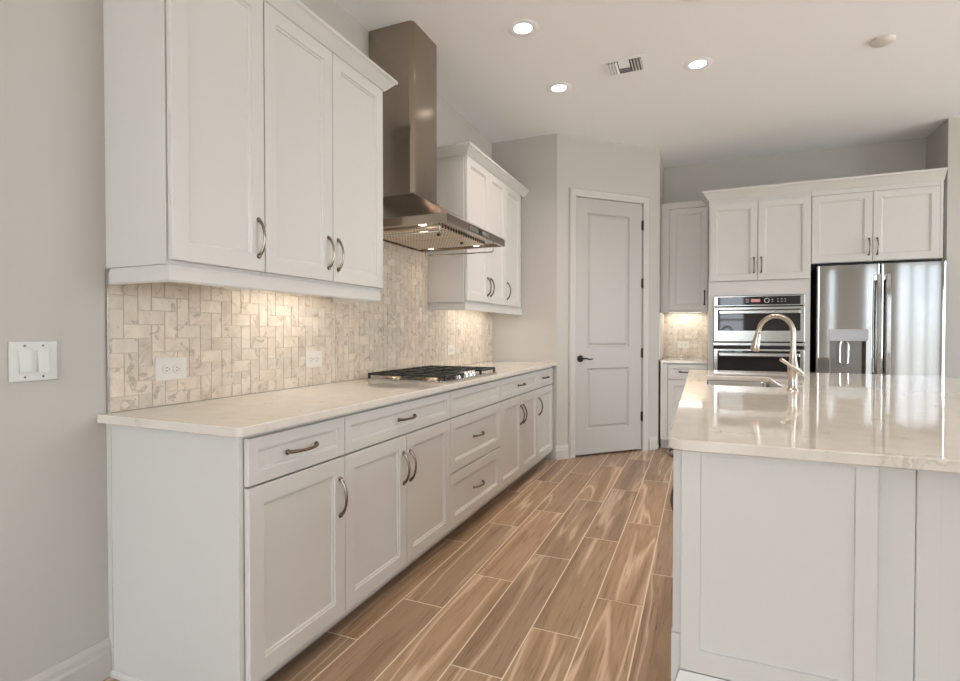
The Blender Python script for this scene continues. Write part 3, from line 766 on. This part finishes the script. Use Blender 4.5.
def oven_door(name, z0, z1, g0, g1, hz, label):
    d = oslab(name, OX0, OX1, z0, z1, 0, .03, M['steel_oven'], t, .004)
    oslab('window', OX0 + .034, OX1 - .034, g0, g1, .0302, .0025, M['black_glass'], d, .001, label)
    bm = BM(); fbox(bm, FO, OX0 + .045, OX1 - .042, hz - .016, hz + .016, .058, .074, bev=.005)
    for u in (OX0 + .07, OX1 - .07): fbox(bm, FO, u - .012, u + .012, hz - .010, hz + .010, .0325, .060)
    obj('handle', bm, M['steel_oven'], d, 'flat steel bar handle')
oven_door('microwave_door', 1.108, 1.438, 1.212, 1.416, 1.388, 'black glass window of the upper door')
oslab('vent_strip', OX0 - .004, OX1 + .004, 1.070, 1.098, 0, .035, M['steel_oven'], t, .003)
oslab('lower_vent', OX0, OX1, 1.044, 1.066, 0, .02, M['black'], t, .002, 'black vent gap')
oven_door('oven_door', .455, 1.038, .60, 1.022, .985, 'black glass window of the lower door')

# ------------------------------------------------------------------ fridge bay
YFc = 4.44
t = thing('upper_cabinet', 'white two-door cabinet above the refrigerator', 'cabinet', (3.3, 4.77, 1.83), 'cabinets on the back wall')
bm = BM(); box(bm, TX1 + .001, 3.780, YFc + .0205, YB - .001, 1.826, 2.50); obj('body', bm, M['cab'], t)
FF = F_Y(YFc + .020)
for a, b, hu in ((2.829, 3.288, 3.262), (3.292, 3.759, 3.322)):
    d = obj('door', shaker(FF, a, b, 1.830, 2.440, .0005, DT, .058), M['cab'], t); obj('handle', pull(FF, hu, 1.955, .0205), M['bronze'], d, 'curved pewter pull', smooth=40)
bm = BM(); fbox(bm, FF, 2.826, 3.759, 2.443, 2.50, .0005, .018); fbox(bm, FF, 3.762, 3.780, 1.83, 2.50, .0005, .018); obj('face_frame', bm, M['cab'], t)
CR2 = [(0, 2.485), (.008, 2.485), (.012, 2.495), (.030, 2.522), (.048, 2.545), (.054, 2.550), (.060, 2.552), (.060, 2.572), (0, 2.572)]
bm = BM(); sweep(bm, [(TX0 - .001, YN - .001), (TX0 - .001, YT + .0005), (TX1 + .0004, YT + .0005)], CR2, XYZ, -1); obj('crown_moulding', bm, M['cab'], oven_cab)
bm = BM(); sweep(bm, [(TX1 + .0006, YT + .0005), (3.783, YT + .0005)], CR2, XYZ, -1); obj('crown_moulding', bm, M['cab'], t)
FXa, FXb, YF = 2.868, 3.797, 4.40
t = thing('refrigerator', 'stainless french-door refrigerator with a water dispenser', 'refrigerator', (3.33, 4.7, 0))
bm = BM(); box(bm, FXa + .004, FXb - .004, YF + .075, YB - .03, .02, 1.79, bev=.004); obj('body', bm, M['black'], t)
FG = F_Y(YF + .070)
def blg(a, b, h=.0035):
    return lambda u: h * (1 - ((u - (a + b) / 2) / ((b - a) / 2)) ** 2)
def fridge_door(name, a, b, c, d, hole=None):
    bm = BM(); N_ = 24; T = .062; f = blg(a, b)
    us = sorted({a + (b - a) * i / N_ for i in range(N_ + 1)} | ({hole[0], hole[1]} if hole else set()))
    vs = [c, d] if not hole else [c, hole[2], hole[3], d]
    grid = {}
    def V(u, v, w): 
        k = (round(u, 5), round(v, 5), round(w, 4))
        if k not in grid: grid[k] = bm.verts.new(FG(u, v, w))
        return grid[k]
    def fr(u):
        e = min(u - a, b - u); rr = .012
        return T + f(u) - (rr - math.sqrt(max(0, rr * rr - (rr - e) ** 2)) if e < rr else 0)
    us = sorted(set(us) | {a + .003, a + .007, b - .003, b - .007})
    for u0, u1 in zip(us, us[1:]):
        for v0, v1 in zip(vs, vs[1:]):
            if hole and u0 >= hole[0] - 1e-6 and u1 <= hole[1] + 1e-6 and abs(v0 - hole[2]) < 1e-6: continue
            bm.faces.new([V(u0, v0, fr(u0)), V(u1, v0, fr(u1)), V(u1, v1, fr(u1)), V(u0, v1, fr(u0))])
        bm.faces.new([V(u0, c, fr(u0)), V(u1, c, fr(u1)), V(u1, c, 0), V(u0, c, 0)])
        bm.faces.new([V(u0, d, fr(u0)), V(u1, d, fr(u1)), V(u1, d, 0), V(u0, d, 0)])
    for u in (a, b):
        for v0, v1 in zip(vs, vs[1:]): bm.faces.new([V(u, v0, fr(u)), V(u, v1, fr(u)), V(u, v1, 0), V(u, v0, 0)])
    return obj(name, bm, M['steel_fridge'], t, smooth=35)
HOLE = (2.968, 3.242, .80, 1.118)
dl = fridge_door('left_door', FXa, 3.337, .72, 1.797, HOLE)
dr_ = fridge_door('right_door', 3.345, FXb, .72, 1.797)
fz = fridge_door('freezer_drawer', FXa, FXb, .04, .712)
bm = BM(); fbox(bm, FG, FXa + .02, FXb - .02, 1.80, 1.812, .0, .03); obj('hinge_cover', bm, M['black'], t)
bm = BM()  # niche lining
p = [(HOLE[0], HOLE[2]), (HOLE[1], HOLE[2]), (HOLE[1], HOLE[3]), (HOLE[0], HOLE[3])]
A = [bm.verts.new(FG(u, v, .066)) for u, v in p]; B = [bm.verts.new(FG(u + (.02 if k in (0, 3) else -.02), v, .012)) for k, (u, v) in enumerate(p)]
for k in range(4): bm.faces.new([A[k], A[(k + 1) % 4], B[(k + 1) % 4], B[k]])
bm.faces.new(B); obj('dispenser_niche', bm, mat('dispenser_steel', (.30, .29, .28), .28, .9), dl, 'dark recessed dispenser niche')
bm = BM(); fbox(bm, FG, 2.957, 3.253, 1.119, 1.226, .066, .086, bev=.004); obj('dispenser_panel', bm, mat('dispenser_silver', (.55, .57, .59), .3, .6), dl, 'pale silver dispenser control panel')
bm = BM(); tube(bm, [FG(3.06, 1.115, .05), FG(3.05, 1.09, .055), FG(3.05, .93, .05), FG(3.065, .91, .05), FG(3.10, .91, .05), FG(3.115, .93, .05), FG(3.115, 1.09, .055), FG(3.105, 1.115, .05)], .006, 8)
obj('dispenser_paddle', bm, M['chrome'], dl, 'chrome dispenser paddle', smooth=40)
for dd, u in ((dl, 3.318), (dr_, 3.384)):
    bm = BM()
    zs = [1.70, 1.685, 1.60, 1.4, 1.2, 1.0, .88, .80]
    pts = []
    for i in range(25):
        s = i / 24; z = 1.70 - s * .90
        w = .118 + .014 * math.sin(math.pi * s)
        pts.append((z, w))
    r0 = None
    for z, w in pts:
        r1 = [bm.verts.new(FG(u + du, z, w + dw)) for du, dw in ((-.016, -.010), (.016, -.010), (.018, 0), (.012, .011), (-.012, .011), (-.018, 0))]
        if r0:
            for k in range(6): bm.faces.new([r0[k], r0[(k + 1) % 6], r1[(k + 1) % 6], r1[k]])
        else: bm.faces.new(r1)
        r0 = r1
    bm.faces.new(r0)
    for z in (1.675, .825): fbox(bm, FG, u - .012, u + .012, z - .02, z + .02, .060, .115)
    obj('handle', bm, M['steel_fridge'], dd, 'tall bowed steel bar handle', smooth=40)
bm = BM(); fbox(bm, FG, FXa + .08, FXb - .08, .63, .665, .105, .125, bev=.006)
for u in (FXa + .12, FXb - .12): fbox(bm, FG, u - .015, u + .015, .635, .66, .060, .106)
obj('handle', bm, M['steel_fridge'], fz)

# ------------------------------------------------------------------ island
IX0, IX1, IY0, IY1 = 1.853, 3.28, .335, 3.06
t = thing('kitchen_island', 'large white panelled kitchen island in the foreground', 'island', (2.5, 1.7, 0))
bm = BM()
box(bm, IX0 + .001, IX0 + .020, IY0 + .021, IY1 - .021, .10, CB); box(bm, IX1 - .02, IX1, IY0 + .085, IY1 - .021, .001, CB)
box(bm, IX0 + .001, IX1, IY1 - .02, IY1, .001, CB); box(bm, IX0 + .021, IX1 - .021, IY0 + .085, IY1 - .021, .10, .118)
obj('body', bm, M['cab'], t)
FI = F_Y(IY0 + .020)
ISL = [(0, 0), (.0015, -.006), (.0035, -.0065)]
bm = slab(BM(), FI, IX0, 2.289, .286, CB, 0, .020, [(1.901, 2.244, .347, CB - .012)], ISL)
obj('end_panel', bm, M['cab'], t)
bm = BM(); box(bm, IX0 + .021, 2.289, IY0 + .0202, IY0 + .075, .001, CB); obj('pilaster', bm, M['cab'], t)
FJ = F_Y(IY0 + .085)
bm = slab(BM(), FJ, 2.381, IX1, .10, CB, 0, .020, [(2.428, IX1 - .06, .30, CB - .012)], ISL); obj('back_panel', bm, M['cab'], t)
bm = BM(); fbox(bm, FJ, 2.290, 2.3795, .10, CB, 0, .019, bev=.001, seg=1); obj('filler', bm, M['cab'], t)
SK = [(0, .001), (.016, .001), (.016, .235), (.010, .255), (.006, .270), (0, .2855)]
bm = BM(); sweep(bm, [(2.2895, IY0 + .061), (2.2895, IY0 - .0005), (IX0 - .0005, IY0 - .0005), (IX0 - .0005, IY0 + .018)], SK, XYZ, 1)
obj('base_moulding', bm, M['trim'], t)
bm = BM(); box(bm, IX0 - .024, IX0 + .0005, IY0 + .020, IY0 + .05, .001, .372, bev=.002, seg=1); obj('plinth_block', bm, M['trim'], t)
FLI = Frame((IX0 + .001, 0, 0), (0, 1, 0), (-1, 0, 0))
bm = BM(); box(bm, IX0 - .0205, IX0 + .0008, IY0 + .0206, IY0 + .050, .374, CB, bev=.001, seg=1); obj('corner_strip', bm, M['cab'], t)
ys = [IY0 + .052, .97, 1.43, 2.18, 2.62, IY1 - .003]
for i, (a, b) in enumerate(zip(ys, ys[1:])):
    if i != 2:
        d = obj('drawer', shaker(FLI, a + g, b - g, RZ0, RZ1, .0005, DT, .036), M['cab'], t); obj('handle', pull(FLI, (a + b) / 2, .80, .0205, vertical=False), M['bronze'], d, 'curved pewter pull', smooth=40)
        d = obj('door', shaker(FLI, a + g, b - g, .38 if i == 0 else DZ0, DZ1, .0005, DT, .058), M['cab'], t); obj('handle', pull(FLI, b - .04, .566, .0205), M['bronze'], d, 'curved pewter pull', smooth=40)
    else:
        obj('false_front', shaker(FLI, a + g, b - g, RZ0, RZ1, .0005, DT, .036), M['cab'], t)
        mm = (a + b) / 2
        for p_, q_, h in ((a, mm, mm - .03), (mm, b, mm + .03)):
            d = obj('door', shaker(FLI, p_ + g, q_ - g, DZ0, DZ1, .0005, DT, .058), M['cab'], t); obj('handle', pull(FLI, h, .566, .0205), M['bronze'], d, 'curved pewter pull', smooth=40)
bm = BM(); box(bm, IX0 + .07, IX0 + .085, IY0 + .08, IY1 - .021, .001, .0995); obj('toe_kick', bm, M['toe'], t)
SKO = rrect(1.932, 2.290, 1.885, 2.56, .05, 6)
bm = BM(); plate(bm, rrect(1.8195, 3.345, .300, 3.100, .05, 8, (.045, .045, .05, .03)), [SKO], .8855, .9155, .0035)
tag(obj('countertop', bm, M['quartz'], None, smooth=35), 'broad glossy quartz island countertop with the sink cut into it', 'countertop')
# sink
t = thing('kitchen_sink', 'stainless undermount sink set into the island countertop', 'sink', (2.11, 2.2, .68))
bm = BM(); prev = None
def loop(ins, z, r): return [bm.verts.new((x, y, z)) for x, y in rrect(1.932 + ins, 2.290 - ins, 1.885 + ins, 2.56 - ins, r, 6)]
L0 = [loop(-.02, .8845, .06), loop(.0, .8845, .05), loop(.004, .880, .048), loop(.010, .72, .045), loop(.035, .692, .03), loop(.150, .688, .02)]
for r0, r1 in zip(L0, L0[1:]):
    for k in range(len(r0)): bm.faces.new([r0[k], r0[(k + 1) % len(r0)], r1[(k + 1) % len(r0)], r1[k]])
bm.faces.new(L0[-1]); o = obj('basin', bm, M['steel_sink'], t, smooth=50)
mod = o.modifiers.new('thickness', 'SOLIDIFY'); mod.thickness = .0015; mod.offset = -1
bm = BM(); lathe(bm, [(0, .0015), (.028, .0015), (.040, .004), (.044, .001), (.044, 0)], (2.111, 2.22, .6885), n=24); obj('drain', bm, M['chrome'], t, smooth=40)
# faucet
fx, fy, fz0 = 2.312, 1.762, .9160
t = thing('kitchen_faucet', 'tall brushed nickel gooseneck faucet beside the island sink', 'faucet', (fx, fy, fz0))
bm = BM(); lathe(bm, [(0, 0), (.027, 0), (.027, .004), (.022, .008), (.020, .012), (.020, .075), (.023, .085), (.024, .115), (.020, .130), (.015, .165), (.0125, .20), (0, .20)], (fx, fy, fz0), n=24); obj('base', bm, M['nickel'], t, smooth=40)
sd = Vector((-.86, .51, 0)).normalized(); rad = .082
pts = [Vector((fx, fy, fz0 + .19)), Vector((fx, fy, fz0 + .24)), Vector((fx, fy, fz0 + .275))]
c0 = Vector((fx, fy, fz0 + .280)) + sd * rad
for i in range(15):
    a = math.pi - math.pi * i / 14 * .97; pts.append(c0 + sd * (math.cos(a) * rad) + Vector((0, 0, math.sin(a) * rad)))
bm = BM(); tube(bm, pts, .0118, 14); nk = obj('neck', bm, M['nickel'], t, smooth=50)
e = pts[-1]; dn = (pts[-1] - pts[-2]).normalized()
bm = BM(); lathe(bm, [(0, 0), (.0125, 0), (.0135, .012), (.0125, .016), (.0150, .022), (.0205, .080), (.0215, .100), (.0195, .104), (0, .104)], e, dn, 20); sp = obj('spray_head', bm, M['nickel'], t, smooth=40)
bm = BM(); P_ = e + dn * .055 - Vector((.35, .94, 0)) * 0 + sd * .0185; lathe(bm, [(0, .004), (.006, .003), (.007, 0)], P_, sd, 12); obj('spray_button', bm, M['black'], sp)
hb = Vector((fx, fy, fz0 + .098)); hd_ = Vector((.42, -.90, 0)).normalized()
bm = BM(); tube(bm, [hb + hd_ * .015, hb + hd_ * .045], .014, 14)
tip = hb + hd_ * .055 + Vector((-.085, -.03, .055))
tube(bm, [hb + hd_ * .042 + Vector((.022, .01, -.016)), hb + hd_ * .044, hb + hd_ * .05 + Vector((-.045, -.016, .028)), tip], [.006, .0085, .0075, .0095], 12)
obj('lever', bm, M['nickel'], t, 'brushed nickel side lever', smooth=40)

# ------------------------------------------------------------------ ceiling fittings
def downlight(label, x, y):
    t = thing('recessed_light', label, 'ceiling light', (x, y, CH), 'recessed ceiling lights')
    bm = BM(); lathe(bm, [(.055, -.0005), (.055, -.003), (.068, -.006), (.092, -.004), (.096, -.0005)], (x, y, CH), n=32); obj('trim_ring', bm, M['ceiling'], t, smooth=40)
    bm = BM(); lathe(bm, [(0, -.0030), (.0545, -.0030), (.0545, -.0006)], (x, y, CH), n=32); obj('lens', bm, M['lens'], t, 'glowing white lens')
    l = bpy.data.lights.new('downlight', 'AREA'); l.shape = 'DISK'; l.size = .12; l.energy = LAMP_POWER; l.color = LAMP_COLOR; l.spread = R(118)
    o = bpy.data.objects.new('downlight', l); COL.objects.link(o); o.parent = t; o.location = (0, 0, -.008)
downlight('glowing recessed ceiling light nearest the range hood chimney', .89, 1.895)
downlight('glowing recessed ceiling light nearest the pantry wall, left of the vent', .896, 2.745)
downlight('glowing recessed ceiling light right of the ceiling vent', 1.869, 2.773)
downlight('recessed ceiling light just cut off by the top edge of the photo', 1.86, 1.93)
for x, y in ((1.86, .95), (2.4, -2.6), (4.8, .6), (4.8, -2.6)):  # extra lamps out of view, added for overall brightness
    downlight('unseen recessed ceiling light added to brighten the room', x, y)
vx, vy, vw, vd = 1.400, 2.604, .29, .235
t = thing('ceiling_vent', 'white square air vent with dark slots on the ceiling', 'vent', (vx, vy, CH))
bm = BM(); box(bm, vx - vw / 2, vx + vw / 2, vy - vd / 2, vy + vd / 2, CH - .004, CH - .0005, bev=.001, seg=1); obj('frame', bm, M['ceiling'], t)
bm = BM(); box(bm, vx - vw / 2 + .03, vx + vw / 2 - .03, vy - vd / 2 + .03, vy + vd / 2 - .03, CH - .0046, CH - .0041); obj('opening', bm, mat('vent_dark', (.16, .145, .13), .8), t, 'dark duct opening')
def slat(x0, x1, y0, y1, tilt):
    bm = BM(); z = CH - .0048
    if tilt == 'x': P = [(x0, y0, z), (x1, y0, z - .010), (x1, y1, z - .010), (x0, y1, z)]
    elif tilt == '-x': P = [(x0, y0, z - .010), (x1, y0, z), (x1, y1, z), (x0, y1, z - .010)]
    elif tilt == 'y': P = [(x0, y0, z), (x1, y0, z), (x1, y1, z - .008), (x0, y1, z - .008)]
    else: P = [(x0, y0, z - .008), (x1, y0, z - .008), (x1, y1, z), (x0, y1, z)]
    A = [bm.verts.new(p) for p in P]; B = [bm.verts.new((p[0], p[1], p[2] - .0015)) for p in P]
    for k in range(4): bm.faces.new([A[k], A[(k + 1) % 4], B[(k + 1) % 4], B[k]])
    bm.faces.new(A); bm.faces.new(B); obj('slat', bm, M['ceiling'], t)
ya, yb_ = vy - vd / 2 + .03, vy + vd / 2 - .03
for i in range(4):
    slat(vx - .115 + i * .0195, vx - .115 + i * .0195 + .0125, ya, yb_, '-x'); slat(vx + .115 - i * .0195 - .0105, vx + .115 - i * .0195, ya, yb_, 'x')
for i in range(4):
    slat(vx - .036, vx + .036, ya + i * .022, ya + i * .022 + .018, 'y'); slat(vx - .036, vx + .036, yb_ - i * .022 - .018, yb_ - i * .022, '-y')
t = thing('smoke_detector', 'flat white round smoke detector on the ceiling at right', 'smoke detector', (2.951, 2.909, CH))
bm = BM(); lathe(bm, [(0, -.026), (.045, -.025), (.058, -.018), (.065, -.006), (.065, -.0005)], (2.951, 2.909, CH), n=32); obj('cover', bm, M['plastic'], t, smooth=40)
bm = BM(); lathe(bm, [(0, -.029), (.010, -.029), (.011, -.0262)], (2.951, 2.909, CH), n=16); obj('test_button', bm, M['plastic'], t, smooth=40)
